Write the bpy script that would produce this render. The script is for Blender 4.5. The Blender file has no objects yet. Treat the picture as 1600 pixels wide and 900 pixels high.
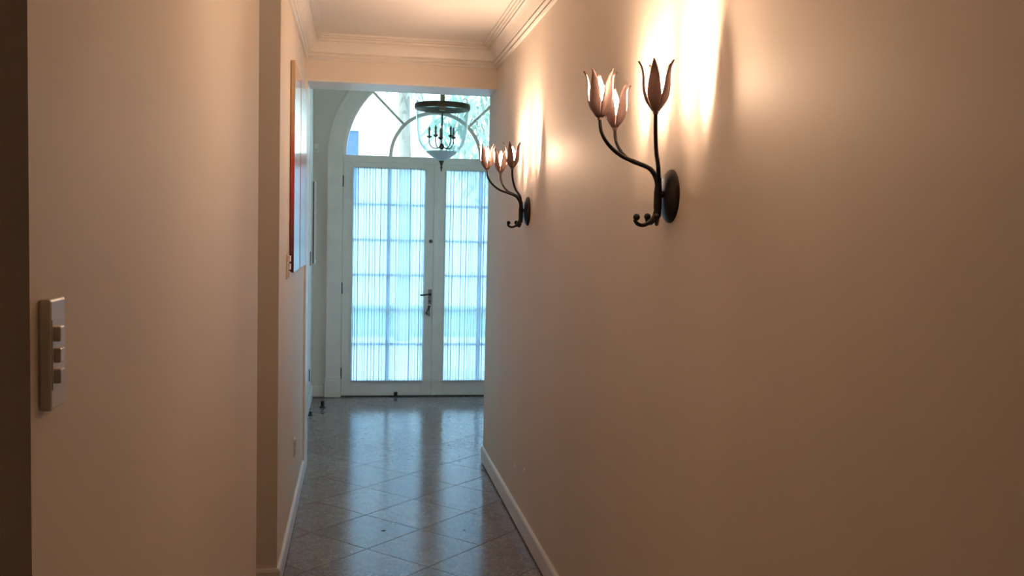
import bpy, bmesh, math, random
from mathutils import Vector, Matrix
random.seed(7)
sc = bpy.context.scene
COL = sc.collection

# ------------------------------------------------------------------ camera
CAM_H = 1.54
YAW, PITCH, ROLL, FPX = 0.1652, 0.0589, 0.0219, 1462.2
cam_d = bpy.data.cameras.new('camera')
cam_d.sensor_width = 36.0
cam_d.lens = FPX / 1600.0 * 36.0
cam_d.clip_start = 0.02
cam = bpy.data.objects.new('camera', cam_d)
COL.objects.link(cam)
fwd = Vector((math.sin(YAW) * math.cos(PITCH), math.cos(YAW) * math.cos(PITCH), -math.sin(PITCH)))
right = Vector((math.cos(YAW), -math.sin(YAW), 0))
up = right.cross(fwd)
r2 = right * math.cos(ROLL) + up * math.sin(ROLL)
u2 = up * math.cos(ROLL) - right * math.sin(ROLL)
m = Matrix((r2, u2, -fwd)).transposed().to_4x4()
m.translation = Vector((0, 0, CAM_H))
cam.matrix_world = m
sc.camera = cam

# ------------------------------------------------------------------ sky, sun, exposure
SKY_STRENGTH = 7.0
world = bpy.data.worlds.new('sky')
sc.world = world
world.use_nodes = True
bg = world.node_tree.nodes['Background']
bg.inputs[0].default_value = (0.60, 0.80, 1.0, 1)
bg.inputs[1].default_value = SKY_STRENGTH
sun_d = bpy.data.lights.new('sun', 'SUN')
sun_d.energy = 9.0
sun_d.color = (0.86, 0.98, 1.0)
sun_d.angle = math.radians(1.0)
sun = bpy.data.objects.new('sun', sun_d)
COL.objects.link(sun)
sun.rotation_euler = Vector((0.35, 0.55, -0.8)).to_track_quat('-Z', 'Y').to_euler()
BULB_STRENGTH = 1290.0
BULB_COLOR = (1.0, 0.655, 0.43)

sc.view_settings.view_transform = 'Standard'
sc.view_settings.look = 'None'
sc.view_settings.gamma = 1.0
sc.view_settings.use_curve_mapping = False
sc.view_settings.exposure = 0.0
sc.cycles.transparent_max_bounces = 32
sc.cycles.max_bounces = 14
sc.cycles.diffuse_bounces = 8
sc.cycles.sample_clamp_indirect = 6.0

# ------------------------------------------------------------------ materials
def new_mat(name):
    mt = bpy.data.materials.new(name)
    mt.use_nodes = True
    nt = mt.node_tree
    return mt, nt, nt.nodes['Principled BSDF'], nt.nodes['Material Output']

def paint(name, col, rough=0.5, var=0.06, scale=6.0, bump=0.05, bscale=180.0, metal=0.0, spec=0.5, stretch=(1, 1, 1)):
    mt, nt, b, out = new_mat(name)
    tc = nt.nodes.new('ShaderNodeTexCoord')
    mp = nt.nodes.new('ShaderNodeMapping')
    mp.inputs['Scale'].default_value = stretch
    nt.links.new(tc.outputs['Object'], mp.inputs[0])
    n1 = nt.nodes.new('ShaderNodeTexNoise')
    n1.inputs['Scale'].default_value = scale
    n1.inputs['Detail'].default_value = 5
    nt.links.new(mp.outputs[0], n1.inputs[0])
    rp = nt.nodes.new('ShaderNodeValToRGB')
    rp.color_ramp.elements[0].position = 0.3
    rp.color_ramp.elements[1].position = 0.7
    rp.color_ramp.elements[0].color = (*[c * (1 - var) for c in col], 1)
    rp.color_ramp.elements[1].color = (*[min(1, c * (1 + var)) for c in col], 1)
    nt.links.new(n1.outputs[0], rp.inputs[0])
    nt.links.new(rp.outputs[0], b.inputs['Base Color'])
    b.inputs['Roughness'].default_value = rough
    b.inputs['Metallic'].default_value = metal
    b.inputs['Specular IOR Level'].default_value = spec
    if bump:
        n2 = nt.nodes.new('ShaderNodeTexNoise')
        n2.inputs['Scale'].default_value = bscale
        n2.inputs['Detail'].default_value = 3
        nt.links.new(tc.outputs['Object'], n2.inputs[0])
        bp = nt.nodes.new('ShaderNodeBump')
        bp.inputs['Strength'].default_value = bump
        bp.inputs['Distance'].default_value = 0.002
        nt.links.new(n2.outputs[0], bp.inputs['Height'])
        nt.links.new(bp.outputs[0], b.inputs['Normal'])
    return mt

M = {}
M['wall'] = paint('cream wall paint', (0.76, 0.69, 0.61), 0.62, 0.025, 2.2, 0.12, 90, stretch=(1, 1, 0.25))
M['wall_grey'] = paint('entry wall paint', (0.74, 0.71, 0.63), 0.6, 0.03, 3, 0.1, 120)
M['ceiling'] = paint('ceiling paint', (0.80, 0.77, 0.73), 0.8, 0.02, 3, 0.05)
M['trim'] = paint('white trim enamel', (0.80, 0.77, 0.72), 0.38, 0.03, 8, 0.04, 60)
M['door'] = paint('white door enamel', (0.82, 0.79, 0.72), 0.4, 0.04, 8, 0.05, 80)
M['plastic'] = paint('cream switch plastic', (0.72, 0.66, 0.57), 0.28, 0.02, 20, 0)
M['white_plastic'] = paint('white plastic', (0.84, 0.83, 0.80), 0.3, 0.02, 20, 0)
M['beige_plastic'] = paint('beige socket plastic', (0.55, 0.40, 0.28), 0.4, 0.02, 20, 0)
M['black_metal'] = paint('black forged iron', (0.012, 0.010, 0.009), 0.36, 0.3, 40, 0.3, 160, spec=0.3)
M['petal'] = paint('brown painted petal metal', (0.14, 0.088, 0.078), 0.45, 0.15, 30, 0.15, 200, metal=0.25)
_nt = M['petal'].node_tree
_p = _nt.nodes['Principled BSDF']; _o = _nt.nodes['Material Output']
_t = _nt.nodes.new('ShaderNodeBsdfTranslucent'); _t.inputs[0].default_value = (0.50, 0.36, 0.33, 1)
_m = _nt.nodes.new('ShaderNodeMixShader'); _m.inputs[0].default_value = .035
_nt.links.new(_p.outputs[0], _m.inputs[1]); _nt.links.new(_t.outputs[0], _m.inputs[2]); _nt.links.new(_m.outputs[0], _o.inputs[0])
M['brass'] = paint('aged brass', (0.35, 0.24, 0.10), 0.3, 0.15, 25, 0.1, metal=1.0)
M['dark_brass'] = paint('dark bronze', (0.10, 0.075, 0.05), 0.35, 0.2, 25, 0.1, metal=0.8)
M['hinge'] = paint('dark steel hinge', (0.06, 0.06, 0.06), 0.4, 0.2, 30, 0.1, metal=0.7)
M['rubber'] = paint('black rubber', (0.012, 0.012, 0.013), 0.6, 0.2, 30, 0.2)
M['steel'] = paint('dull steel', (0.32, 0.32, 0.31), 0.35, 0.1, 40, 0.1, metal=1.0)
M['slab'] = paint('dark mortar', (0.035, 0.033, 0.032), 0.9, 0.2, 20, 0.3)
M['gap_shade'] = paint('dark threshold', (0.05, 0.05, 0.05), 0.5, 0.2, 20, 0.2)  # near-black colour standing in for shade under the door
M['frame_dark'] = paint('black frame lacquer', (0.015, 0.015, 0.015), 0.35, 0.1, 20, 0)
M['candle'] = paint('candle sleeve', (0.30, 0.25, 0.19), 0.5, 0.05, 20, 0)
M['facade'] = paint('white stucco', (0.82, 0.82, 0.80), 0.8, 0.04, 1.5, 0.2, 30)
M['shutter'] = paint('blue shutter paint', (0.05, 0.09, 0.30), 0.5, 0.15, 8, 0)
M['bark'] = paint('grey bark', (0.20, 0.18, 0.15), 0.9, 0.3, 9, 0.6, 30, stretch=(1, 1, 0.3))
M['paving'] = paint('pale paving', (0.52, 0.50, 0.47), 0.8, 0.1, 3, 0.2, 40)
M['lawn'] = paint('lawn green', (0.10, 0.22, 0.05), 0.9, 0.3, 12, 0.5, 60)

def leafmat(name, col):
    mt, nt, b, out = new_mat(name)
    nt.nodes.remove(b)
    oi = nt.nodes.new('ShaderNodeTexCoord')
    n = nt.nodes.new('ShaderNodeTexNoise'); n.inputs['Scale'].default_value = 2.5
    nt.links.new(oi.outputs['Object'], n.inputs[0])
    rp = nt.nodes.new('ShaderNodeValToRGB')
    rp.color_ramp.elements[0].position = .3; rp.color_ramp.elements[1].position = .7
    rp.color_ramp.elements[0].color = (*[c * .6 for c in col], 1)
    rp.color_ramp.elements[1].color = (*[min(1, c * 1.3) for c in col], 1)
    nt.links.new(n.outputs[0], rp.inputs[0])
    d = nt.nodes.new('ShaderNodeBsdfDiffuse'); t = nt.nodes.new('ShaderNodeBsdfTranslucent')
    mx = nt.nodes.new('ShaderNodeMixShader'); mx.inputs[0].default_value = .5
    nt.links.new(rp.outputs[0], d.inputs[0]); nt.links.new(rp.outputs[0], t.inputs[0])
    nt.links.new(d.outputs[0], mx.inputs[1]); nt.links.new(t.outputs[0], mx.inputs[2])
    nt.links.new(mx.outputs[0], out.inputs[0])
    return mt
M['leaf'] = leafmat('leaf green', (0.36, 0.45, 0.38))
M['hedge'] = leafmat('hedge green', (0.20, 0.34, 0.16))

def glassmat(name, tint, ior=1.45, rough=0.02, power=4.0, edge=.55):
    mt, nt, b, out = new_mat(name)
    nt.nodes.remove(b)
    t = nt.nodes.new('ShaderNodeBsdfTransparent'); t.inputs[0].default_value = (*tint, 1)
    g = nt.nodes.new('ShaderNodeBsdfGlossy'); g.inputs['Roughness'].default_value = rough
    lw = nt.nodes.new('ShaderNodeLayerWeight'); lw.inputs[0].default_value = .5
    pw = nt.nodes.new('ShaderNodeMath'); pw.operation = 'POWER'; pw.inputs[1].default_value = power
    nt.links.new(lw.outputs['Facing'], pw.inputs[0])
    f = nt.nodes.new('ShaderNodeMath'); f.operation = 'MULTIPLY_ADD'; f.inputs[1].default_value = edge; f.inputs[2].default_value = .045
    nt.links.new(pw.outputs[0], f.inputs[0])
    mx = nt.nodes.new('ShaderNodeMixShader')
    nt.links.new(f.outputs[0], mx.inputs[0]); nt.links.new(t.outputs[0], mx.inputs[1])
    nt.links.new(g.outputs[0], mx.inputs[2]); nt.links.new(mx.outputs[0], out.inputs[0])
    return mt
M['glass'] = glassmat('window glass', (0.90, 0.97, 0.98))
M['lamp_glass'] = glassmat('lantern glass', (0.925, 0.975, 0.985), 1.5, .02, 2.0, .75)

def curtainmat():
    mt, nt, b, out = new_mat('sheer curtain voile')
    nt.nodes.remove(b)
    t = nt.nodes.new('ShaderNodeBsdfTransparent'); t.inputs[0].default_value = (1, 1, 1, 1)
    tr = nt.nodes.new('ShaderNodeBsdfTranslucent'); tr.inputs[0].default_value = (0.37, 0.53, 0.70, 1)
    df = nt.nodes.new('ShaderNodeBsdfDiffuse'); df.inputs[0].default_value = (0.55, 0.60, 0.62, 1)
    a = nt.nodes.new('ShaderNodeMixShader'); a.inputs[0].default_value = .22
    nt.links.new(tr.outputs[0], a.inputs[1]); nt.links.new(df.outputs[0], a.inputs[2])
    mx = nt.nodes.new('ShaderNodeMixShader'); mx.inputs[0].default_value = 0.84
    nt.links.new(t.outputs[0], mx.inputs[1]); nt.links.new(a.outputs[0], mx.inputs[2])
    nt.links.new(mx.outputs[0], out.inputs[0])
    return mt
M['curtain'] = curtainmat()
def frostmat():
    mt, nt, b, out = new_mat('frosted lantern glass')
    b.inputs['Base Color'].default_value = (0.75, 0.84, 0.88, 1)
    b.inputs['Roughness'].default_value = .25
    t = nt.nodes.new('ShaderNodeBsdfTranslucent'); t.inputs[0].default_value = (.8, .88, .92, 1)
    mx = nt.nodes.new('ShaderNodeMixShader'); mx.inputs[0].default_value = .6
    nt.links.new(b.outputs[0], mx.inputs[1]); nt.links.new(t.outputs[0], mx.inputs[2]); nt.links.new(mx.outputs[0], out.inputs[0])
    return mt
M['frosted'] = frostmat()

def bulbmat():
    mt, nt, b, out = new_mat('lit candle bulb')
    b.inputs['Base Color'].default_value = (0.9, 0.85, 0.75, 1)
    b.inputs['Emission Color'].default_value = (*BULB_COLOR, 1)
    b.inputs['Emission Strength'].default_value = BULB_STRENGTH
    return mt
M['bulb'] = bulbmat()

def terrazzo():
    mt, nt, b, out = new_mat('grey terrazzo')
    tc = nt.nodes.new('ShaderNodeTexCoord')
    oi = nt.nodes.new('ShaderNodeObjectInfo')
    add = nt.nodes.new('ShaderNodeVectorMath'); add.operation = 'ADD'
    nt.links.new(tc.outputs['Object'], add.inputs[0]); nt.links.new(oi.outputs['Location'], add.inputs[1])
    v = nt.nodes.new('ShaderNodeTexVoronoi'); v.inputs['Scale'].default_value = 95
    nt.links.new(add.outputs[0], v.inputs['Vector'])
    rp = nt.nodes.new('ShaderNodeValToRGB')
    cr = rp.color_ramp
    cr.elements[0].position = 0; cr.elements[0].color = (0.16, 0.13, 0.125, 1)
    cr.elements[1].position = 1; cr.elements[1].color = (0.27, 0.245, 0.235, 1)
    e = cr.elements.new(.45); e.color = (0.20, 0.165, 0.155, 1)
    e = cr.elements.new(.85); e.color = (0.235, 0.20, 0.185, 1)
    sx = nt.nodes.new('ShaderNodeSeparateColor')
    nt.links.new(v.outputs['Color'], sx.inputs[0]); nt.links.new(sx.outputs[0], rp.inputs[0])
    n = nt.nodes.new('ShaderNodeTexNoise'); n.inputs['Scale'].default_value = 14; n.inputs['Detail'].default_value = 6
    nt.links.new(add.outputs[0], n.inputs[0])
    mx = nt.nodes.new('ShaderNodeMixRGB'); mx.blend_type = 'OVERLAY'; mx.inputs[0].default_value = .35
    nt.links.new(rp.outputs[0], mx.inputs[1]); nt.links.new(n.outputs[0], mx.inputs[2])
    hv = nt.nodes.new('ShaderNodeHueSaturation')
    mr = nt.nodes.new('ShaderNodeMapRange'); mr.inputs['To Min'].default_value = .9; mr.inputs['To Max'].default_value = 1.08
    nt.links.new(oi.outputs['Random'], mr.inputs[0]); nt.links.new(mr.outputs[0], hv.inputs['Value'])
    nt.links.new(mx.outputs[0], hv.inputs['Color']); nt.links.new(hv.outputs[0], b.inputs['Base Color'])
    mr2 = nt.nodes.new('ShaderNodeMapRange'); mr2.inputs['To Min'].default_value = .135; mr2.inputs['To Max'].default_value = .185
    nt.links.new(n.outputs[0], mr2.inputs[0]); nt.links.new(mr2.outputs[0], b.inputs['Roughness'])
    return mt
M['tile'] = terrazzo()

def painting_mat():
    mt, nt, b, out = new_mat('abstract canvas paint')
    tc = nt.nodes.new('ShaderNodeTexCoord')
    sp = nt.nodes.new('ShaderNodeSeparateXYZ'); nt.links.new(tc.outputs['Object'], sp.inputs[0])
    n = nt.nodes.new('ShaderNodeTexNoise'); n.inputs['Scale'].default_value = 5; n.inputs['Detail'].default_value = 6
    mp = nt.nodes.new('ShaderNodeMapping'); mp.inputs['Scale'].default_value = (1, 1.2, 2.5)
    nt.links.new(tc.outputs['Object'], mp.inputs[0]); nt.links.new(mp.outputs[0], n.inputs[0])
    ma = nt.nodes.new('ShaderNodeMath'); ma.operation = 'MULTIPLY_ADD'
    ma.inputs[1].default_value = .25; nt.links.new(n.outputs[0], ma.inputs[0])
    nt.links.new(sp.outputs['Z'], ma.inputs[2])
    rp = nt.nodes.new('ShaderNodeValToRGB'); cr = rp.color_ramp
    cols = [(0.0, (0.07, 0.012, 0.012)), (0.16, (0.12, 0.015, 0.018)), (0.33, (0.22, 0.05, 0.06)), (0.5, (0.38, 0.03, 0.04)),
            (0.64, (0.50, 0.06, 0.05)), (0.78, (0.50, 0.22, 0.16)), (0.92, (0.60, 0.42, 0.28)), (1.0, (0.62, 0.45, 0.30))]
    cr.elements[0].position, cr.elements[0].color = cols[0][0], (*cols[0][1], 1)
    cr.elements[1].position, cr.elements[1].color = cols[-1][0], (*cols[-1][1], 1)
    for p, c in cols[1:-1]:
        e = cr.elements.new(p); e.color = (*c, 1)
    nt.links.new(ma.outputs[0], rp.inputs[0]); nt.links.new(rp.outputs[0], b.inputs['Base Color'])
    b.inputs['Roughness'].default_value = .22
    b.inputs['Coat Weight'].default_value = .6
    b.inputs['Coat Roughness'].default_value = .12
    bp = nt.nodes.new('ShaderNodeBump'); bp.inputs['Strength'].default_value = .15; bp.inputs['Distance'].default_value = .003
    nt.links.new(n.outputs[0], bp.inputs['Height']); nt.links.new(bp.outputs[0], b.inputs['Normal'])
    return mt
M['painting'] = painting_mat()

# ------------------------------------------------------------------ mesh helpers
def box(bm, x0, x1, y0, y1, z0, z1, bev=0.0, seg=2):
    r = bmesh.ops.create_cube(bm, size=1)
    vs = r['verts']
    bmesh.ops.scale(bm, vec=(x1 - x0, y1 - y0, z1 - z0), verts=vs)
    bmesh.ops.translate(bm, vec=((x0 + x1) / 2, (y0 + y1) / 2, (z0 + z1) / 2), verts=vs)
    if bev:
        es = list({e for v in vs for e in v.link_edges})
        bmesh.ops.bevel(bm, geom=es, offset=bev, segments=seg, profile=.5, affect='EDGES')
    return vs

def catmull(pts, n=8):
    P = [Vector(p) for p in pts]
    P = [P[0] * 2 - P[1]] + P + [P[-1] * 2 - P[-2]]
    out = []
    for i in range(1, len(P) - 2):
        a, b, c, d = P[i - 1:i + 3]
        for k in range(n):
            t = k / n
            out.append(.5 * ((2 * b) + (c - a) * t + (2 * a - 5 * b + 4 * c - d) * t * t + (3 * b - a - 3 * c + d) * t ** 3))
    out.append(P[-2])
    return out

def tube(bm, pts, rad, seg=10, cap=True):
    pts = [Vector(p) for p in pts]
    n = len(pts)
    rr = rad if isinstance(rad, (list, tuple)) else [rad] * n
    T = [(pts[min(i + 1, n - 1)] - pts[max(i - 1, 0)]).normalized() for i in range(n)]
    ref = Vector((0, 0, 1)) if abs(T[0].z) < .9 else Vector((1, 0, 0))
    N = (ref - T[0] * ref.dot(T[0])).normalized()
    rings = []
    for i in range(n):
        N = (N - T[i] * N.dot(T[i])).normalized()
        B = T[i].cross(N)
        rings.append([bm.verts.new(pts[i] + (N * math.cos(2 * math.pi * k / seg) + B * math.sin(2 * math.pi * k / seg)) * rr[i]) for k in range(seg)])
    for a, b in zip(rings, rings[1:]):
        for k in range(seg):
            bm.faces.new((a[k], a[(k + 1) % seg], b[(k + 1) % seg], b[k]))
    if cap:
        bm.faces.new(rings[0][::-1]); bm.faces.new(rings[-1])

def lathe(bm, prof, seg=32, center=(0, 0, 0), axis='Z'):
    c = Vector(center)
    def P(r, h, a):
        if axis == 'Z': return c + Vector((r * math.cos(a), r * math.sin(a), h))
        if axis == 'X': return c + Vector((h, r * math.cos(a), r * math.sin(a)))
        return c + Vector((r * math.cos(a), h, r * math.sin(a)))
    rings = []
    for r, h in prof:
        if r < 1e-6: rings.append([bm.verts.new(P(0, h, 0))])
        else: rings.append([bm.verts.new(P(r, h, 2 * math.pi * k / seg)) for k in range(seg)])
    for a, b in zip(rings, rings[1:]):
        for k in range(seg):
            k2 = (k + 1) % seg
            if len(a) == 1 and len(b) == 1: continue
            if len(a) == 1: bm.faces.new((a[0], b[k2], b[k]))
            elif len(b) == 1: bm.faces.new((a[k], a[k2], b[0]))
            else: bm.faces.new((a[k], a[k2], b[k2], b[k]))

def ball(bm, c, r, u=12, v=8):
    x = bmesh.ops.create_uvsphere(bm, u_segments=u, v_segments=v, radius=r)
    bmesh.ops.translate(bm, vec=c, verts=x['verts'])

def obj(name, bm, mat, parent=None, smooth=False, origin=None):
    if isinstance(bm, bpy.types.Mesh):
        me = bm
    else:
        bmesh.ops.recalc_face_normals(bm, faces=bm.faces)
        if origin is not None:
            bmesh.ops.translate(bm, vec=-Vector(origin), verts=bm.verts)
        if smooth:
            for f in bm.faces: f.smooth = True
        me = bpy.data.meshes.new(name)
        bm.to_mesh(me); bm.free()
        me.materials.append(M[mat])
        if smooth == 'auto':
            me.set_sharp_from_angle(angle=math.radians(40))
    o = bpy.data.objects.new(name, me)
    COL.objects.link(o)
    if origin is not None: o.location = origin
    if parent:
        o.parent = parent
    return o

def bx(name, mat, *a, parent=None, bev=0.0, origin=None):
    bm = bmesh.new(); box(bm, *a, bev=bev)
    return obj(name, bm, mat, parent, origin=origin)

def tag(o, label, cat, group=None):
    o['label'] = label; o['category'] = cat
    if group: o['group'] = group
    return o

def struct(o, label, cat):
    o['kind'] = 'structure'; o['label'] = label; o['category'] = cat
    return o

def thing(name, label, cat, loc=(0, 0, 0), group=None):
    o = bpy.data.objects.new(name, None); COL.objects.link(o); o.location = loc
    o.empty_display_size = .05
    return tag(o, label, cat, group)

# ------------------------------------------------------------------ dimensions of the house
XR, XL = 0.854, -0.317           # the two hallway walls
YH, YE = 5.848, 6.170            # header of the opening, front and back
YS = 3.982                       # corner where the far left wall starts
YN0, YN1 = 0.984, 3.140          # near left wall
ZC, ZH, ZV = 2.70, 2.443, 3.45   # hall ceiling, header soffit, entry ceiling
XV, XV2 = -0.392, 1.812          # entry side walls
YW = 8.660                       # door wall face
DX, ZT, RF = 0.711, 2.210, 0.840 # door axis, spring line and radius of the fanlight

# ------------------------------------------------------------------ floor with diagonal tiles
floor = struct(bx('floor', 'slab', -2.7, 2.3, -2.3, 8.86, -0.15, -0.012), 'polished grey terrazzo floor of diagonal square tiles', 'floor')
P_ = 0.3885
bmt = bmesh.new()
hs = P_ / 2 - 0.0012
box(bmt, -hs, hs, -hs, hs, -0.0115, 0.0, bev=0.0)
top = [e for e in bmt.edges if all(v.co.z > -.001 for v in e.verts)]
bmesh.ops.bevel(bmt, geom=top, offset=0.0012, segments=1, affect='EDGES')
bmesh.ops.recalc_face_normals(bmt, faces=bmt.faces)
tile_me = bpy.data.meshes.new('tile'); bmt.to_mesh(tile_me); bmt.free(); tile_me.materials.append(M['tile'])
rects = [(-.60, 1.05, -1.9, 6.3), (-.55, 2.0, 6.1, 8.72), (-2.25, -.5, -1.9, 4.1)]
s2 = math.sqrt(2)
for i in range(-16, 22):
    for j in range(-16, 22):
        c1 = 3.222 + (i + .5) * P_; c2 = 2.740 + (j + .5) * P_
        x, y = (c1 - c2) / s2, (c1 + c2) / s2
        if any(a < x < b and c < y < d for a, b, c, d in rects):
            t = bpy.data.objects.new('tile', tile_me); COL.objects.link(t); t.parent = floor
            t.location = (x, y, random.uniform(-.0003, 0))
            t.rotation_euler = (random.uniform(-.0006, .0006), random.uniform(-.0006, .0006), math.pi / 4 + random.choice((0, 1, 2, 3)) * math.pi / 2)
for (x, y, r, mk) in ((-.008, 4.448, .007, 'white_plastic'), (.205, 4.872, .007, 'white_plastic'), (.259, 4.609, .007, 'white_plastic'), (.152, 4.761, .010, 'rubber'), (.568, 4.731, .006, 'rubber')):
    bm = bmesh.new(); lathe(bm, [(r, 0), (r * .8, .0015), (0, .002)], 9)
    for v in bm.verts: v.co.x *= random.uniform(.7, 1.3)
    obj('paint_fleck' if mk != 'rubber' else 'dirt_speck', bm, mk, floor, origin=None).location = (x, y, 0.0)

# ------------------------------------------------------------------ walls and ceilings
wr = struct(bx('wall_right', 'wall', XR, 1.0, -2.2, YE, 0, ZC), 'long cream right hallway wall with two sconces', 'wall')
wl = struct(bx('wall_left', 'wall', XL - .12, XL, YS, YE, 0, ZC), 'cream left hallway wall with red painting', 'wall')
struct(bx('wall_near_left', 'wall', XL - .12, XL, YN0, YN1, 0, ZC), 'near cream wall on the left with a switch plate', 'wall')
struct(bx('wall_return_left', 'wall', -2.2, XL - .12, YS, YS + .12, 0, ZC), 'shaded wall turning off left between the two left walls', 'wall')
struct(bx('wall_side_room', 'wall', -2.4, -2.2, -2.2, YS + .12, 0, ZC), 'outer wall of the side room', 'wall')
struct(bx('wall_back', 'wall', -2.2, XR, -2.2, -2.0, 0, ZC), 'wall behind the viewpoint', 'wall')
bm = bmesh.new()
box(bm, XL, XR, YH, YE, ZH, ZC)
box(bm, -.6, 2.05, YH + .01, YE, ZC, ZV)
struct(obj('wall_header', bm, 'wall'), 'cream header wall above the opening into the entry', 'wall')
struct(bx('wall_entry_front_right', 'wall_grey', 1.0, 2.05, 6.0, YE, 0, ZC), 'entry wall to the right of the opening', 'wall')
struct(bx('wall_entry_left', 'wall_grey', XV - .12, XV, YE, YW + .2, 0, ZV), 'grey left wall of the entry', 'wall')
bm = bmesh.new()
WY0, WY1, WZ0, WZ1 = 7.0, 7.75, 1.05, 2.0  # opening for an invented window, out of view
box(bm, XV2, XV2 + .12, YE, WY0, 0, ZV); box(bm, XV2, XV2 + .12, WY1, YW + .2, 0, ZV)
box(bm, XV2, XV2 + .12, WY0, WY1, 0, WZ0); box(bm, XV2, XV2 + .12, WY0, WY1, WZ1, ZV)
struct(obj('wall_entry_right', bm, 'wall_grey'), 'grey right wall of the entry with an opening for the added window', 'wall')
bm = bmesh.new()
for a in ((WY0, WY0 + .05, WZ0, WZ1), (WY1 - .05, WY1, WZ0, WZ1), (WY0 + .05, WY1 - .05, WZ0, WZ0 + .05), (WY0 + .05, WY1 - .05, WZ1 - .05, WZ1)):
    box(bm, XV2 + .03, XV2 + .08, *a)
added_win = struct(obj('window_added', bm, 'trim'), 'added unseen window that brightens the entry', 'window')  # invented window, unseen, added to let more daylight into the entry
bx('muntin', 'trim', XV2 + .04, XV2 + .07, (WY0 + WY1) / 2 - .02, (WY0 + WY1) / 2 + .02, WZ0 + .05, WZ1 - .05, parent=added_win)
bx('pane', 'glass', XV2 + .053, XV2 + .057, WY0 + .05, (WY0 + WY1) / 2 - .02, WZ0 + .05, WZ1 - .05, parent=added_win)
bx('pane', 'glass', XV2 + .053, XV2 + .057, (WY0 + WY1) / 2 + .02, WY1 - .05, WZ0 + .05, WZ1 - .05, parent=added_win)
struct(bx('ceiling', 'ceiling', -2.4, 1.0, -2.2, YH + .01, ZC, ZC + .15), 'pale hallway ceiling', 'ceiling')
struct(bx('ceiling_entry', 'ceiling', -.6, 2.05, YH + .01, YW + .2, ZV, ZV + .15), 'high entry ceiling', 'ceiling')
# jamb and soffit lining of the opening, painted white
bm = bmesh.new()
box(bm, XL, XL + .012, YH + .004, YE + .004, .0, ZH - .012)
box(bm, XL, XR, YH + .004, YE + .004, ZH - .012, ZH)
struct(obj('trim_opening', bm, 'trim'), 'white painted lining of the opening into the entry', 'trim')
# door wall with arched hole
bm = bmesh.new()
outl = [(-.6, 0), (DX - RF, 0), (DX - RF, ZT)]
for k in range(1, 40):
    a = math.pi - math.pi * k / 40
    outl.append((DX + RF * math.cos(a), ZT + RF * math.sin(a)))
outl += [(DX + RF, ZT), (DX + RF, 0), (2.05, 0), (2.05, ZV), (-.6, ZV)]
front = [bm.verts.new((x, YW, z)) for x, z in outl]
back = [bm.verts.new((x, YW + .2, z)) for x, z in outl]
bm.faces.new(front); bm.faces.new(back[::-1])
for k in range(len(outl)):
    k2 = (k + 1) % len(outl)
    bm.faces.new((front[k], back[k], back[k2], front[k2]))
struct(obj('wall_entry_door', bm, 'wall_grey'), 'grey wall with the arched doorway', 'wall')

# crown moulding
CROWN = [(0, -.140), (.012, -.140), (.018, -.133), (.012, -.125), (.009, -.121), (.021, -.119), (.028, -.111), (.021, -.103), (.018, -.100), (.028, -.098), (.034, -.084), (.046, -.062), (.058, -.048), (.069, -.041),
         (.064, -.036), (.064, -.031), (.079, -.031), (.079, -.026), (.074, -.022), (.090, -.020), (.090, -.014), (.086, -.011), (.103, -.010), (.103, 0.0), (0, 0.0)]
def sweep(name, path, prof, zbase, mat, label, cat='trim'):
    # path: list of (x, y, ox, oy): the point and the direction of the offset at that mitre
    bm = bmesh.new()
    rings = [[bm.verts.new((x + ox * d, y + oy * d, zbase + z)) for d, z in prof] for x, y, ox, oy in path]
    n = len(prof)
    for a, b in zip(rings, rings[1:]):
        for k in range(n):
            bm.faces.new((a[k], a[(k + 1) % n], b[(k + 1) % n], b[k]))
    bm.faces.new(rings[0]); bm.faces.new(rings[-1][::-1])
    return struct(obj(name, bm, mat), label, cat)
sweep('trim_crown_hall', [(-2.2, YS, 0, -1), (XL, YS, 1, -1), (XL, YH, 1, -1), (XR, YH, -1, -1), (XR, -2.0, -1, 0)], CROWN, ZC, 'trim', 'stepped white crown moulding around the hallway ceiling')
sweep('trim_crown_near', [(XL, YN0, 1, -1), (XL, YN1, 1, 1), (XL - .12, YN1, 0, 1)], CROWN, ZC, 'trim', 'crown moulding above the near left wall')
# baseboards
BASE = [(0, 0.011), (.014, 0.011), (.014, .092), (.010, .102), (.006, .1055), (0, .1055)]
sweep('baseboard_right', [(XR, -2.0, -1, 0), (XR, YE - .002, -1, 0)], BASE, 0, 'trim', 'cream baseboard along the right wall', 'baseboard')
sweep('baseboard_left', [(XL, YE - .03, 1, 0), (XL, YS, 1, -1), (-2.2, YS, 0, -1)], BASE, 0, 'trim', 'cream baseboard along the far left wall', 'baseboard')
sweep('baseboard_near', [(XL, YN1, 1, 1), (XL, YN0, 1, -1), (XL - .12, YN0, 0, -1)], BASE, 0, 'trim', 'baseboard of the near left wall', 'baseboard')
EB = [(0, 0.010), (.014, 0.010), (.014, .10), (.006, .11), (0, .11)]
sweep('baseboard_entry', [(XV, YE + .02, 1, 0), (XV, YW, 1, -1), (DX - RF - .155, YW, 0, -1)], EB, 0, 'trim', 'white baseboard in the corner of the entry', 'baseboard')
# side door casing on the entry's left wall with hinge
cas = struct(bx('trim_side_casing', 'trim', XV, XV + .016, 7.70, 7.82, 0.11, 2.2, bev=.003), 'white casing on the left entry wall', 'trim')
bx('hinge', 'hinge', XV + .012, XV + .022, 7.82, 7.835, 1.235, 1.35, parent=cas)
bx('hinge', 'hinge', XV + .012, XV + .022, 7.82, 7.835, .28, .38, parent=cas)
# wall marks
for y, z in ((4.907, .289), (4.62, .338)):
    bm = bmesh.new(); lathe(bm, [(.010, 0), (.0095, -.003), (.003, -.004), (0, -.003)], 12, axis='X')
    obj('wall_plug', bm, 'white_plastic', wr, origin=None).location = (XR, y, z)

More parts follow.
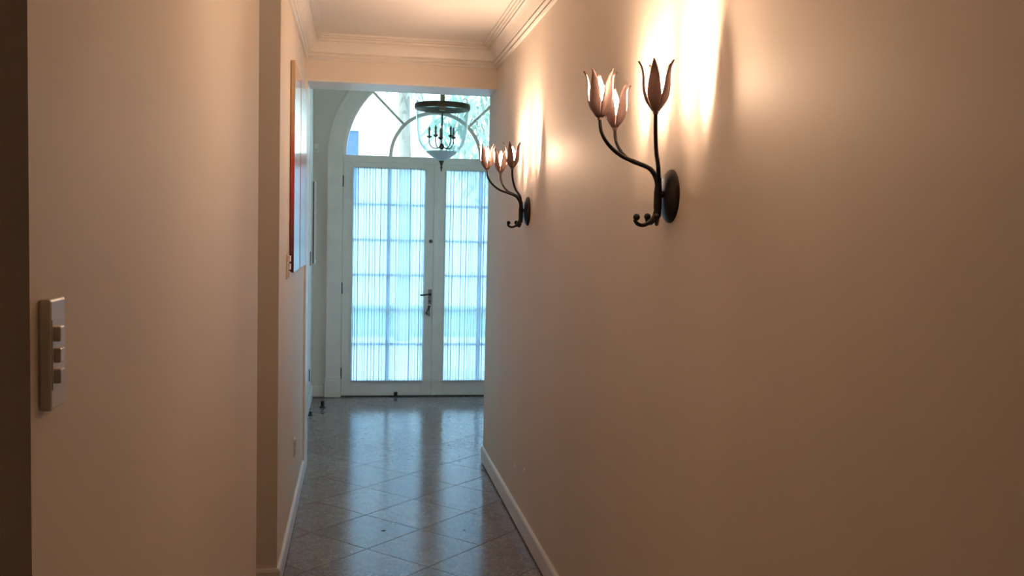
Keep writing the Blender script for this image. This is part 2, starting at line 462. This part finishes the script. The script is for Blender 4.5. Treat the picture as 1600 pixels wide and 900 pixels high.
# ------------------------------------------------------------------ arched casing, door, fanlight
def half_ring(bm, r0, r1, y0, y1, a0=0, a1=math.pi, seg=40, legs=None):
    prof = [(r0, y0), (r1, y0), (r1, y1), (r0, y1)]
    rings = []
    if legs is not None:
        rings.append([bm.verts.new((DX + r, y, legs)) for r, y in prof])
    for k in range(seg + 1):
        a = a0 + (a1 - a0) * k / seg
        rings.append([bm.verts.new((DX + r * math.cos(a), y, ZT + r * math.sin(a))) for r, y in prof])
    if legs is not None:
        rings.append([bm.verts.new((DX - r, y, legs)) for r, y in prof])
    for a, b in zip(rings, rings[1:]):
        for k in range(4):
            bm.faces.new((a[k], a[(k + 1) % 4], b[(k + 1) % 4], b[k]))
    bm.faces.new(rings[0]); bm.faces.new(rings[-1][::-1])
bm = bmesh.new(); half_ring(bm, RF + .004, RF + .135, YW - .026, YW, legs=.19)
arch = struct(obj('trim_arch', bm, 'door'), 'white arched casing around the double door', 'trim')
bm = bmesh.new(); half_ring(bm, RF + .112, RF + .137, YW - .034, YW - .026, legs=.19)
obj('bead', bm, 'door', arch)
for sx in (-1, 1):
    xa, xb = sorted((DX + sx * (RF + .002), DX + sx * (RF + .148)))
    pb = bx('plinth', 'door', xa, xb, YW - .04, YW, .004, .19, parent=arch, bev=.003)
    bx('panel', 'door', xa + .03, xb - .03, YW - .045, YW - .04, .035, .16, parent=pb, bev=.002)

# fanlight
fan = struct(bx('window_1', 'door', DX - RF, DX + RF, YW + .005, YW + .085, 2.152, ZT + .004, bev=.003), 'half round fanlight above the double door', 'window')
bm = bmesh.new(); half_ring(bm, RF - .026, RF, YW + .01, YW + .075); obj('window_frame', bm, 'door', fan)
bm = bmesh.new(); half_ring(bm, .398, .430, YW + .02, YW + .06); obj('glazing_bar', bm, 'door', fan)
for a in (math.pi / 4, 3 * math.pi / 4):
    bm = bmesh.new(); box(bm, .43, RF - .02, -.018, .018, -.011, .011)
    bmesh.ops.rotate(bm, cent=(0, 0, 0), matrix=Matrix.Rotation(-a, 3, 'Y'), verts=bm.verts)
    bmesh.ops.translate(bm, vec=(DX, YW + .04, ZT), verts=bm.verts)
    obj('glazing_bar', bm, 'door', fan)
def fan_pane(r0, r1, a0, a1):
    bm = bmesh.new()
    n = 20
    outer = [(r1 * math.cos(a0 + (a1 - a0) * k / n), r1 * math.sin(a0 + (a1 - a0) * k / n)) for k in range(n + 1)]
    inner = [(r0 * math.cos(a0 + (a1 - a0) * k / n), r0 * math.sin(a0 + (a1 - a0) * k / n)) for k in range(n, -1, -1)] if r0 else []
    for yy in (YW + .0385, YW + .0415):
        bm.faces.new([bm.verts.new((DX + x, yy, ZT + .004 + z)) for x, z in outer + inner])
    obj('pane', bm, 'glass', fan)
fan_pane(0, .398, 0, math.pi)
fan_pane(.43, RF - .026, 0, math.pi / 4 - .013)
fan_pane(.43, RF - .026, math.pi / 4 + .013, 3 * math.pi / 4 - .013)
fan_pane(.43, RF - .026, 3 * math.pi / 4 + .013, math.pi)

ROWS = [.155, .487, .807, 1.126, 1.446, 1.771, 2.095]
def leaf(n, x0, x1, g0, g1, label, handle):
    bm = bmesh.new()
    ya, yb = YW + .005, YW + .047
    box(bm, x0, g0, ya, yb, .012, 2.1515, bev=.003); box(bm, g1, x1, ya, yb, .012, 2.1515, bev=.003)
    box(bm, g0, g1, ya, yb, .012, ROWS[0]); box(bm, g0, g1, ya, yb, ROWS[-1], 2.1515)
    d = struct(obj('door_%d' % n, bm, 'door'), label, 'door')
    gm = (g0 + g1) / 2
    bm = bmesh.new()
    for a in (g0 - .012, g1):
        box(bm, a, a + .012, ya - .006, ya, ROWS[0] - .012, ROWS[-1] + .012)
    for a in (ROWS[0] - .012, ROWS[-1]):
        box(bm, g0, g1, ya - .006, ya, a, a + .012)
    obj('bead', bm, 'door', d)
    bx('muntin', 'door', gm - .018, gm + .018, ya + .012, yb, ROWS[0], ROWS[-1], parent=d)
    for z in ROWS[1:-1]:
        for a, b in ((g0, gm - .018), (gm + .018, g1)):
            bx('muntin', 'door', a, b, ya + .014, yb, z - .010, z + .010, parent=d)
    for k in range(6):
        for a, b in ((g0, gm - .018), (gm + .018, g1)):
            bx('pane', 'glass', a, b, ya + .030, ya + .034, ROWS[k] + (.010 if k else 0), ROWS[k + 1] - (.010 if k < 5 else 0), parent=d)
    hx = x0 if n == 1 else x1
    for z in (1.974, 1.003, .22):
        bm = bmesh.new()
        lathe(bm, [(0, -.055), (.004, -.052), (.007, -.045), (.007, .045), (.004, .052), (0, .055)], 10)
        obj('hinge', bm, 'hinge', d, smooth='auto').location = (hx - (.002 if n == 1 else -.002), ya - .006, z)
    if handle:
        hp = bx('lock_plate', 'steel', .657, .690, ya - .004, ya, .86, 1.00, parent=d, bev=.002)
        bm = bmesh.new()
        lathe(bm, [(0, -.052), (.010, -.052), (.012, -.045), (.010, -.004), (.014, 0)], 14, axis='Y')
        o = obj('spindle', bm, 'hinge', hp, smooth='auto'); o.location = (.674, ya - .002, .955)
        bm = bmesh.new(); tube(bm, catmull([(.674, ya - .046, .955), (.64, ya - .048, .954), (.60, ya - .046, .949), (.582, ya - .040, .948)], 5), .0075, 10)
        obj('lever', bm, 'hinge', hp, smooth=True)
        bm = bmesh.new(); lathe(bm, [(0, -.012), (.012, -.012), (.016, -.004), (.016, 0)], 16, axis='Y')
        o = obj('deadbolt', bm, 'hinge', d, smooth='auto'); o.location = (.674, ya, 1.445)
        bx('foot_bolt', 'rubber', .356, .388, ya - .022, ya, .008, .045, parent=d, bev=.003)
    return d
GW0, GW1 = -.034, .611
leaf(1, DX - RF + .0005, DX + .004, GW0, GW1, 'left leaf of the glazed white double door with lever handle', True)
leaf(2, DX + .008, DX + RF - .0005, .811, 1.456, 'right leaf of the glazed white double door', False)
bx('astragal', 'door', DX - .012, DX + .024, YW - .005, YW + .005, .012, 2.1515, parent=bpy.data.objects['door_2'], bev=.002)
struct(bx('trim_gap_shade', 'gap_shade', DX - RF, DX + RF, YW, YW + .16, 0, .010), 'dark strip standing in for the shaded gap under the double door', 'trim')  # shade of the gap below the leaves, made as a dark strip

# sheer curtains hung inside each leaf
def curtain(x0, x1, label):
    root = thing('sheer_curtain', label, 'curtain', (0, 0, 0), 'sheer curtains on the double door')
    z0, z1 = ROWS[0] - .012, ROWS[-1] + .012
    yc = YW - .012
    nfold = 26
    us = []
    x = x0
    ws = [random.uniform(.55, 1.5) for _ in range(nfold)]
    tot = sum(ws)
    cen = []
    for w in ws:
        cen.append((x, w / tot * (x1 - x0))); x += w / tot * (x1 - x0)
    bm = bmesh.new()
    cols = []
    for f, (xs, w) in enumerate(cen):
        amp = random.uniform(.003, .006); sk = random.uniform(.20, .52) * w
        for k in range(10):
            t = k / 10
            cols.append((xs + w * t + sk * math.sin(2 * math.pi * t) * .75, amp * math.cos(2 * math.pi * t), random.random()))
    cols.append((x1, .004, 0))
    nz = 10
    grid = []
    for j in range(nz + 1):
        z = z0 + (z1 - z0) * j / nz
        fl = 1 - .35 * math.cos(math.pi * (2 * j / nz - 1))
        grid.append([bm.verts.new((min(max(cx + .002 * math.sin(z * 2.3 + cx * 40), x0), x1), yc + cy * fl, z)) for cx, cy, _ in cols])
    for a, b in zip(grid, grid[1:]):
        for k in range(len(cols) - 1):
            bm.faces.new((a[k], a[k + 1], b[k + 1], b[k]))
    obj('voile', bm, 'curtain', root, smooth=True)
    for z in (z0 + .006, z1 - .006):
        bm = bmesh.new(); tube(bm, [(x0 - .01, yc, z), (x1 + .01, yc, z)], .004, 8)
        obj('rod', bm, 'white_plastic', root, smooth='auto')
    return root
curtain(GW0 - .006, GW1 + .006, 'pleated sheer white curtain on the left door leaf with the lever')
curtain(.805, 1.462, 'pleated sheer white curtain on the right door leaf, cut by the wall')

# keys in the lock
ky = thing('key_bunch', 'small bunch of keys hanging from the lock below the lever', 'keys', (.672, YW - .004, .80))
bm = bmesh.new(); lathe(bm, [(0, -.03), (.009, -.03), (.010, -.018), (.004, -.016), (.004, .0)], 10, axis='Y'); obj('lock_key', bm, 'hinge', ky).location = (0, .004, .092)
bm = bmesh.new(); pts = [(.014 * math.cos(a) - .003, -.02, .066 + .022 * math.sin(a)) for a in [2 * math.pi * k / 16 for k in range(17)]]; tube(bm, pts, .0017, 6); obj('key_ring', bm, 'steel', ky)
for dx, tilt, L in ((-.012, .25, .085), (0, .05, .09), (-.022, .42, .075)):
    bm = bmesh.new(); lathe(bm, [(0, -.001), (.011, -.001), (.011, .001), (0, .001)], 14, axis='Y'); box(bm, -.004, .004, -.001, .001, -L, -.008); box(bm, .004, .008, -.001, .001, -L + .005, -L + .02)
    o = obj('key', bm, 'hinge', ky); o.location = (dx * .3 - .002, -.02 + dx * .2, .042); o.rotation_euler = (0, tilt, 0)

# small entry things
sens = thing('alarm_sensor', 'small white sensor box high in the grey entry corner', 'sensor', (XV + .002, YW, 2.26))
bx('housing', 'white_plastic', .0, .042, -.034, 0, -.042, .042, parent=sens, bev=.004)
bx('lens', 'plastic', .008, .034, -.037, -.034, -.030, -.004, parent=sens, bev=.001)
ds = thing('door_stop', 'small black door stop on the floor left of the double door', 'door stop', (-.274, 8.143, 0))
bm = bmesh.new(); lathe(bm, [(.026, 0), (.026, .008), (.018, .014), (.014, .02), (.014, .022)], 16); obj('base', bm, 'rubber', ds, smooth='auto')
bm = bmesh.new(); lathe(bm, [(.013, .02), (.016, .026), (.017, .05), (.013, .058), (0, .06)], 16); obj('buffer', bm, 'rubber', ds, smooth='auto')
ds2 = thing('door_stop', 'tiny black stop at the foot of the left entry wall', 'door stop', (XV + .012, 7.81, 0))
bm = bmesh.new(); lathe(bm, [(.018, 0), (.018, .006), (.010, .012), (.010, .03), (0, .032)], 12); obj('base', bm, 'rubber', ds2, smooth='auto').location = (.02, 0, 0)

pf = thing('picture_frame', 'narrow pale picture frame with black edge beside the entry door', 'picture frame', (XV, 8.45, 1.23))
bx('backing', 'trim', 0, .012, -.10, .10, .004, .716, parent=pf)
bx('frame_edge', 'frame_dark', .012, .022, -.10, .10, .004, .716, parent=pf)
bm = bmesh.new()
for a in ((-.105, -.075, 0, .72), (.075, .105, 0, .72), (-.075, .075, 0, .03), (-.075, .075, .69, .72)):
    box(bm, .022, .034, a[0], a[1], a[2], a[3])
obj('moulding', bm, 'trim', pf)
bx('print', 'plastic', .0222, .024, -.075, .075, .03, .69, parent=pf)

# ------------------------------------------------------------------ painting: two canvases
def canvas(y0, y1, label):
    bm = bmesh.new(); box(bm, 0.002, .021, 0, y1 - y0, 0, 1.0, bev=.0015)
    c = thing('canvas_painting', label, 'painting', (XL + .0015, y0, 1.328), 'two canvases of the red abstract painting')
    obj('canvas', bm, 'painting', c)
    bx('stretcher', 'beige_plastic', 0, .002, .01, y1 - y0 - .01, .01, .99, parent=c)
canvas(4.565, 5.012, 'red and pale abstract canvas nearer the camera on the left wall, dark red edge showing')
canvas(5.062, 5.62, 'red and pale abstract canvas further along the left wall, beside the opening')

# ------------------------------------------------------------------ switches and outlet
def plate(name, label, cat, loc, w, h, t, mat):
    r = thing(name, label, cat, loc)
    bx('cover_plate', mat, 0, t, 0, w, -h / 2, h / 2, parent=r, bev=min(.003, t * .35))
    return r
sw = plate('light_switch', 'cream triple light switch on the near left wall', 'light switch', (XL, 1.008, 1.405), .050, .115, .012, 'plastic')
for z in (.0215, -.0005, -.022):
    b_ = bx('rocker', 'plastic', .012, .0195, .006, .021, z - .0077, z + .0077, parent=sw, bev=.0015)
bx('insert', 'plastic', .012, .0128, .003, .040, -.036, .036, parent=sw)
sw2 = plate('light_switch', 'small triple switch with white buttons just before the red painting', 'light switch', (XL, 4.385, 1.362), .062, .115, .007, 'plastic')
for z in (.037, 0, -.037):
    bx('rocker', 'white_plastic', .007, .018, .010, .050, z - .014, z + .014, parent=sw2, bev=.002)
ou = plate('wall_outlet', 'beige wall outlet low on the left hallway wall', 'outlet', (XL, 5.0, .38), .058, .095, .007, 'plastic')
for z in (.02, -.02):
    bx('socket', 'beige_plastic', .007, .010, .012, .046, z - .015, z + .015, parent=ou, bev=.002)

# ------------------------------------------------------------------ tulip sconces
def petal_mesh(seed):
    rnd = random.Random(seed)
    bm = bmesh.new()
    nz, na = 12, 8
    L = .122
    rs = [(0, .0085), (.06, .0140), (.14, .0215), (.24, .0280), (.36, .0320), (.52, .0335), (.68, .0330), (.82, .0345), (.93, .0385), (1.0, .0435)]
    ws = [(0, 1.0), (.29, 1.03), (.38, .92), (.52, .78), (.66, .64), (.8, .43), (.92, .19), (1.0, .02)]
    def itp(tb, t):
        for (a, va), (b, vb) in zip(tb, tb[1:]):
            if t <= b: return va + (vb - va) * (t - a) / (b - a)
        return tb[-1][1]
    grid = []
    for j in range(nz + 1):
        t = j / nz
        r = itp(rs, t); w = itp(ws, t) * math.radians(72) * .5
        row = []
        for k in range(na + 1):
            a = (k / na * 2 - 1) * w
            rr = r * (1 + .10 * (1 - (k / na * 2 - 1) ** 2) * t)
            row.append(bm.verts.new((rr * math.cos(a), rr * math.sin(a), L * t)))
        grid.append(row)
    for a, b in zip(grid, grid[1:]):
        for k in range(na):
            bm.faces.new((a[k], a[k + 1], b[k + 1], b[k]))
    bmesh.ops.recalc_face_normals(bm, faces=bm.faces)
    bmesh.ops.solidify(bm, geom=bm.faces[:], thickness=.0009)
    for f in bm.faces: f.smooth = True
    me = bpy.data.meshes.new('petal'); bm.to_mesh(me); bm.free(); me.materials.append(M['petal'])
    return me
PETAL = petal_mesh(1)
bm = bmesh.new(); lathe(bm, [(0, .104), (.0025, .099), (.0065, .090), (.0115, .078), (.0148, .066), (.0150, .058), (.0125, .048), (.008, .040), (.0, .040)], 14)
for f in bm.faces: f.smooth = True
bmesh.ops.recalc_face_normals(bm, faces=bm.faces)
BULB = bpy.data.meshes.new('bulb'); bm.to_mesh(BULB); bm.free(); BULB.materials.append(M['bulb'])

FLOWERS = [((.123, -.225), 24, 1.0), ((.222, -.055), 11, 1.3), ((.122, .155), 8, 0.72)]   # (out from the wall, along the wall)
def sconce(label, y, z0=1.65):
    root = thing('wall_sconce', label, 'wall lamp', (XR, y, z0), 'black iron tulip sconces on the right wall')
    def W(p, q, z): return Vector((-p, q, z - 1.65))
    bm = bmesh.new(); lathe(bm, [(.0, -.024), (.020, -.0235), (.045, -.020), (.064, -.013), (.073, -.005), (.074, 0), (0, 0)], 36, axis='X')
    obj('backplate', bm, 'black_metal', root, smooth='auto')
    bm = bmesh.new(); tube(bm, [W(.020, 0, 1.655), W(.040, 0, 1.655)], .010, 12)
    tube(bm, [W(.036, 0, 1.592), W(.037, 0, 1.62), W(.037, 0, 1.66), W(.036, 0, 1.70)], [.009, .0115, .0115, .008], 12)
    obj('spine', bm, 'black_metal', root, smooth='auto')
    for (p, q), ang, sk in FLOWERS:
        p0 = .036
        D = math.hypot(p - p0, q); u = ((p - p0) / D, q / D)
        def S(s, z): return W(p0 + u[0] * s, u[1] * s, z)
        bm = bmesh.new()
        up_ = [(.004, 1.60), (.005, 1.65), (.007, 1.69), (.15 * D, 1.722), (.38 * D, 1.738), (.62 * D, 1.752), (.83 * D, 1.778), (.965 * D, 1.812), (D, 1.851)]
        path = catmull([S(*a) for a in up_], 6)
        n = len(path)
        tube(bm, path, [.0068 - .0020 * (i / n) for i in range(n)], 10)
        st = obj('stem', bm, 'black_metal', root, smooth=True)
        bm = bmesh.new()
        sp_ = [(.004, 1.612), (.009, 1.594), (.020, 1.580), (.036, 1.572), (.050, 1.575), (.058, 1.585)]
        path = catmull([S(a[0] * sk, 1.612 - (1.612 - a[1]) * (.72 + .28 * sk)) for a in sp_], 5)
        tube(bm, path, [.0066 - .0018 * i / len(path) for i in range(len(path))], 10)
        ball(bm, S(.053 * sk, 1.612 - .0205 * (.72 + .28 * sk)), .0098)
        obj('scroll', bm, 'black_metal', root, smooth=True)
        base = W(p, q, 1.847)
        bm = bmesh.new(); lathe(bm, [(0, -.004), (.0065, -.004), (.0075, .002), (.0095, .006), (.010, .012), (.0065, .018), (.0065, .040), (0, .040)], 14)
        h = obj('bulb_holder', bm, 'petal', root, smooth='auto'); h.location = base
        b = bpy.data.objects.new('bulb', BULB); COL.objects.link(b); b.parent = root; b.location = base
        for k in range(5):
            o = bpy.data.objects.new('petal', PETAL); COL.objects.link(o); o.parent = root
            o.location = base + Vector((0, 0, .004)); o.rotation_euler = (0, 0, math.radians(ang + 72 * k + random.uniform(-3, 3)))
    return root
sconce('larger-looking black iron tulip sconce nearer the camera on the right wall', 2.49)
sconce('smaller-looking black iron tulip sconce further along the right wall, next to the doors', 4.68)

# ------------------------------------------------------------------ bell lantern in the entry
LX, LY = .645, 7.35
lan = thing('bell_lantern', 'glass bell jar lantern with brass rim hanging in the entry', 'pendant lamp', (LX, LY, 2.006))
Z = lambda z: z - 2.006
bm = bmesh.new()
prof = [(.206, 2.56), (.2065, 2.50), (.204, 2.45), (.200, 2.40), (.199, 2.35), (.196, 2.30), (.186, 2.25), (.166, 2.205), (.138, 2.172), (.122, 2.158)]
lathe(bm, [(r, Z(z)) for r, z in prof] + [(r - .004, Z(z) + (.003 if z < 2.3 else 0)) for r, z in prof[::-1]] + [(.206, Z(2.56))], 48)
obj('glass_bell', bm, 'lamp_glass', lan, smooth=True)
bm = bmesh.new()
lathe(bm, [(r, Z(z)) for r, z in ((.122, 2.158), (.108, 2.143), (.070, 2.116), (.036, 2.092), (.014, 2.086), (.014, 2.091), (.034, 2.097), (.068, 2.121), (.106, 2.1515), (.118, 2.160), (.122, 2.158))], 48)
obj('glass_bowl', bm, 'frosted', lan, smooth=True)
bm = bmesh.new(); lathe(bm, [(.208, Z(2.482)), (.214, Z(2.484)), (.217, Z(2.492)), (.217, Z(2.516)), (.214, Z(2.524)), (.208, Z(2.526)), (.208, Z(2.482))], 48)
obj('rim_band', bm, 'dark_brass', lan, smooth='auto')
for k in range(3):
    a = math.radians(30 + 120 * k)
    bm = bmesh.new(); tube(bm, [(0, 0, Z(2.505)), (.209 * math.cos(a), .209 * math.sin(a), Z(2.505))], .006, 8); obj('spoke', bm, 'dark_brass', lan)
bm = bmesh.new(); tube(bm, [(0, 0, Z(2.19)), (0, 0, Z(ZV) - .02)], .0065, 10); obj('rod', bm, 'dark_brass', lan, smooth='auto')
bm = bmesh.new(); lathe(bm, [(.007, Z(2.475)), (.022, Z(2.48)), (.024, Z(2.50)), (.018, Z(2.52)), (.018, Z(2.62)), (.026, Z(2.64)), (.007, Z(2.66))], 16); obj('rod_sleeve', bm, 'brass', lan, smooth='auto')
bm = bmesh.new(); lathe(bm, [(0, Z(ZV)), (.075, Z(ZV)), (.075, Z(ZV) - .008), (.05, Z(ZV) - .025), (.012, Z(ZV) - .035), (0, Z(ZV) - .035)], 24); obj('ceiling_rose', bm, 'dark_brass', lan, smooth='auto')
bm = bmesh.new(); lathe(bm, [(0, 0), (.004, .004), (.006, .02), (.010, .03), (.007, .042), (.011, .055), (.016, .07), (.022, .078), (.022, .084), (0, .09)], 16); obj('finial', bm, 'dark_brass', lan, smooth='auto')
bm = bmesh.new(); lathe(bm, [(0, Z(2.175)), (.014, Z(2.18)), (.022, Z(2.20)), (.014, Z(2.215)), (.0065, Z(2.225))], 16); obj('hub', bm, 'dark_brass', lan, smooth='auto')
for k in range(5):
    a = math.radians(20 + 72 * k); ca, sa = math.cos(a), math.sin(a)
    bm = bmesh.new(); tube(bm, catmull([(ca * r, sa * r, Z(z)) for r, z in ((.012, 2.20), (.04, 2.185), (.075, 2.192), (.098, 2.225), (.10, 2.265))], 5), .0042, 8)
    arm = obj('candle_arm', bm, 'dark_brass', lan, smooth=True)
    bm = bmesh.new(); lathe(bm, [(.004, 0), (.012, .006), (.020, .014), (.021, .020), (.009, .020)], 14); obj('drip_pan', bm, 'dark_brass', arm, smooth='auto').location = (ca * .1, sa * .1, Z(2.262))
    bm = bmesh.new(); lathe(bm, [(.0085, 0), (.0085, .035), (.006, .037), (.0105, .050), (.008, .062), (0, .080)], 12); obj('candle', bm, 'candle', arm, smooth='auto').location = (ca * .1, sa * .1, Z(2.28))

# ------------------------------------------------------------------ garden and house across the way
struct(bx('ground_paving', 'paving', -12, 14, -3, 15.0, -.45, -.16), 'pale paved forecourt outside the door', 'ground')
struct(bx('ground_lawn', 'lawn', -12, 14, 15.0, 40, -.35, -.06), 'lawn beyond the forecourt', 'ground')
hs_ = thing('white_house', 'white stucco house seen through the fanlight', 'house', (0, 20, -.06))
bx('wall', 'facade', -8, 5.5, 0, 6, 0, 6.4, parent=hs_)
bx('eave', 'facade', -8.4, 5.9, -.6, 6.4, 6.4, 6.6, parent=hs_)
for x0, x1, z0, z1 in ((-.80, .01, 2.2, 3.65), (-3.2, -2.3, 2.2, 3.65), (2.9, 3.8, 2.2, 3.65)):
    w = bx('window_surround', 'facade', x0 - .1, x1 + .1, -.03, 0, z0 - .1, z1 + .1, parent=hs_)
    bx('shutter', 'shutter', x0, (x0 + x1) / 2 - .01, -.06, -.03, z0, z1, parent=w)
    bx('shutter', 'shutter', (x0 + x1) / 2 + .01, x1, -.06, -.03, z0, z1, parent=w)
    bx('window_hood', 'facade', x0 - .2, x1 + .14, -.18, 0, z1 + .14, z1 + .24, parent=hs_)

def foliage(root, n, cx, cy, cz, rx, ry, rz, L, W_, droop, mat, seed):
    rnd = random.Random(seed)
    vs, fs = [], []
    for i in range(n):
        while True:
            p = Vector((rnd.uniform(-1, 1), rnd.uniform(-1, 1), rnd.uniform(-1, 1)))
            if p.length < 1: break
        c = Vector((cx + p.x * rx, cy + p.y * ry, cz + p.z * rz))
        d = Vector((rnd.uniform(-1, 1), rnd.uniform(-1, 1), rnd.uniform(-1, 1) - droop)).normalized()
        s = d.cross(Vector((rnd.uniform(-1, 1), rnd.uniform(-1, 1), rnd.uniform(-1, 1)))).normalized()
        l = L * rnd.uniform(.6, 1.3); w = W_ * rnd.uniform(.7, 1.3)
        b = len(vs)
        vs += [c, c + d * l * .5 + s * w * .5, c + d * l, c + d * l * .5 - s * w * .5]
        fs.append((b, b + 1, b + 2, b + 3))
    me = bpy.data.meshes.new('foliage'); me.from_pydata(vs, [], fs); me.materials.append(M[mat])
    o = bpy.data.objects.new('foliage', me); COL.objects.link(o); o.parent = root; o['kind'] = 'stuff'
    return o
def tree(label, x, y, h, tr, crowns, seed, L=.30, W_=.045, droop=1.2):
    t = thing('garden_tree', label, 'tree', (x, y, -.16))
    bm = bmesh.new()
    tube(bm, catmull([(0, 0, 0), (.03, 0, h * .3), (-.02, .02, h * .65), (.02, 0, h)], 6), [tr * (1.25 - .5 * i / 18) for i in range(19)], 12)
    obj('trunk', bm, 'bark', t, smooth=True)
    for i, (cx, cy, cz, rx, ry, rz, n) in enumerate(crowns):
        bm = bmesh.new()
        tube(bm, catmull([(0, 0, h * .7), (cx * .5, cy * .5, (h * .7 + cz) * .5 + .1), (cx, cy, cz)], 5), [tr * .4 * (1 - .07 * k) for k in range(11)], 8)
        obj('branch', bm, 'bark', t, smooth=True)
        foliage(t, n, cx, cy, cz, rx, ry, rz, L, W_, droop, 'leaf', seed + i)
tree('slim tree with drooping leaves standing outside behind the lantern', .703, 14.5, 6.4, .092, [(.2, 0, 4.5, .9, .8, .7, 420), (-.2, .2, 5.2, 1.2, 1, .8, 500)], 3)
tree('leafy tree with narrow leaves at the right of the fanlight', 2.15, 11.6, 5.0, .07, [(-.5, 0, 3.1, .72, .6, .9, 800), (.4, .2, 4.0, .9, .6, .8, 600), (-.5, .1, 4.4, .9, .6, .7, 500)], 11)
for i, (x, w) in enumerate(((-1.6, .9), (3.3, .8))):
    s = thing('garden_shrub', ('rounded green shrub outside, left of the double door', 'rounded green shrub outside, right of the double door')[i], 'shrub', (x, 14.2, -.16))
    bm = bmesh.new(); tube(bm, [(0, 0, 0), (.02, 0, .5)], .03, 8); obj('stem', bm, 'bark', s)
    foliage(s, 700, 0, 0, .75, w, .6, .65, .16, .06, 0, 'hedge', 30 + i)
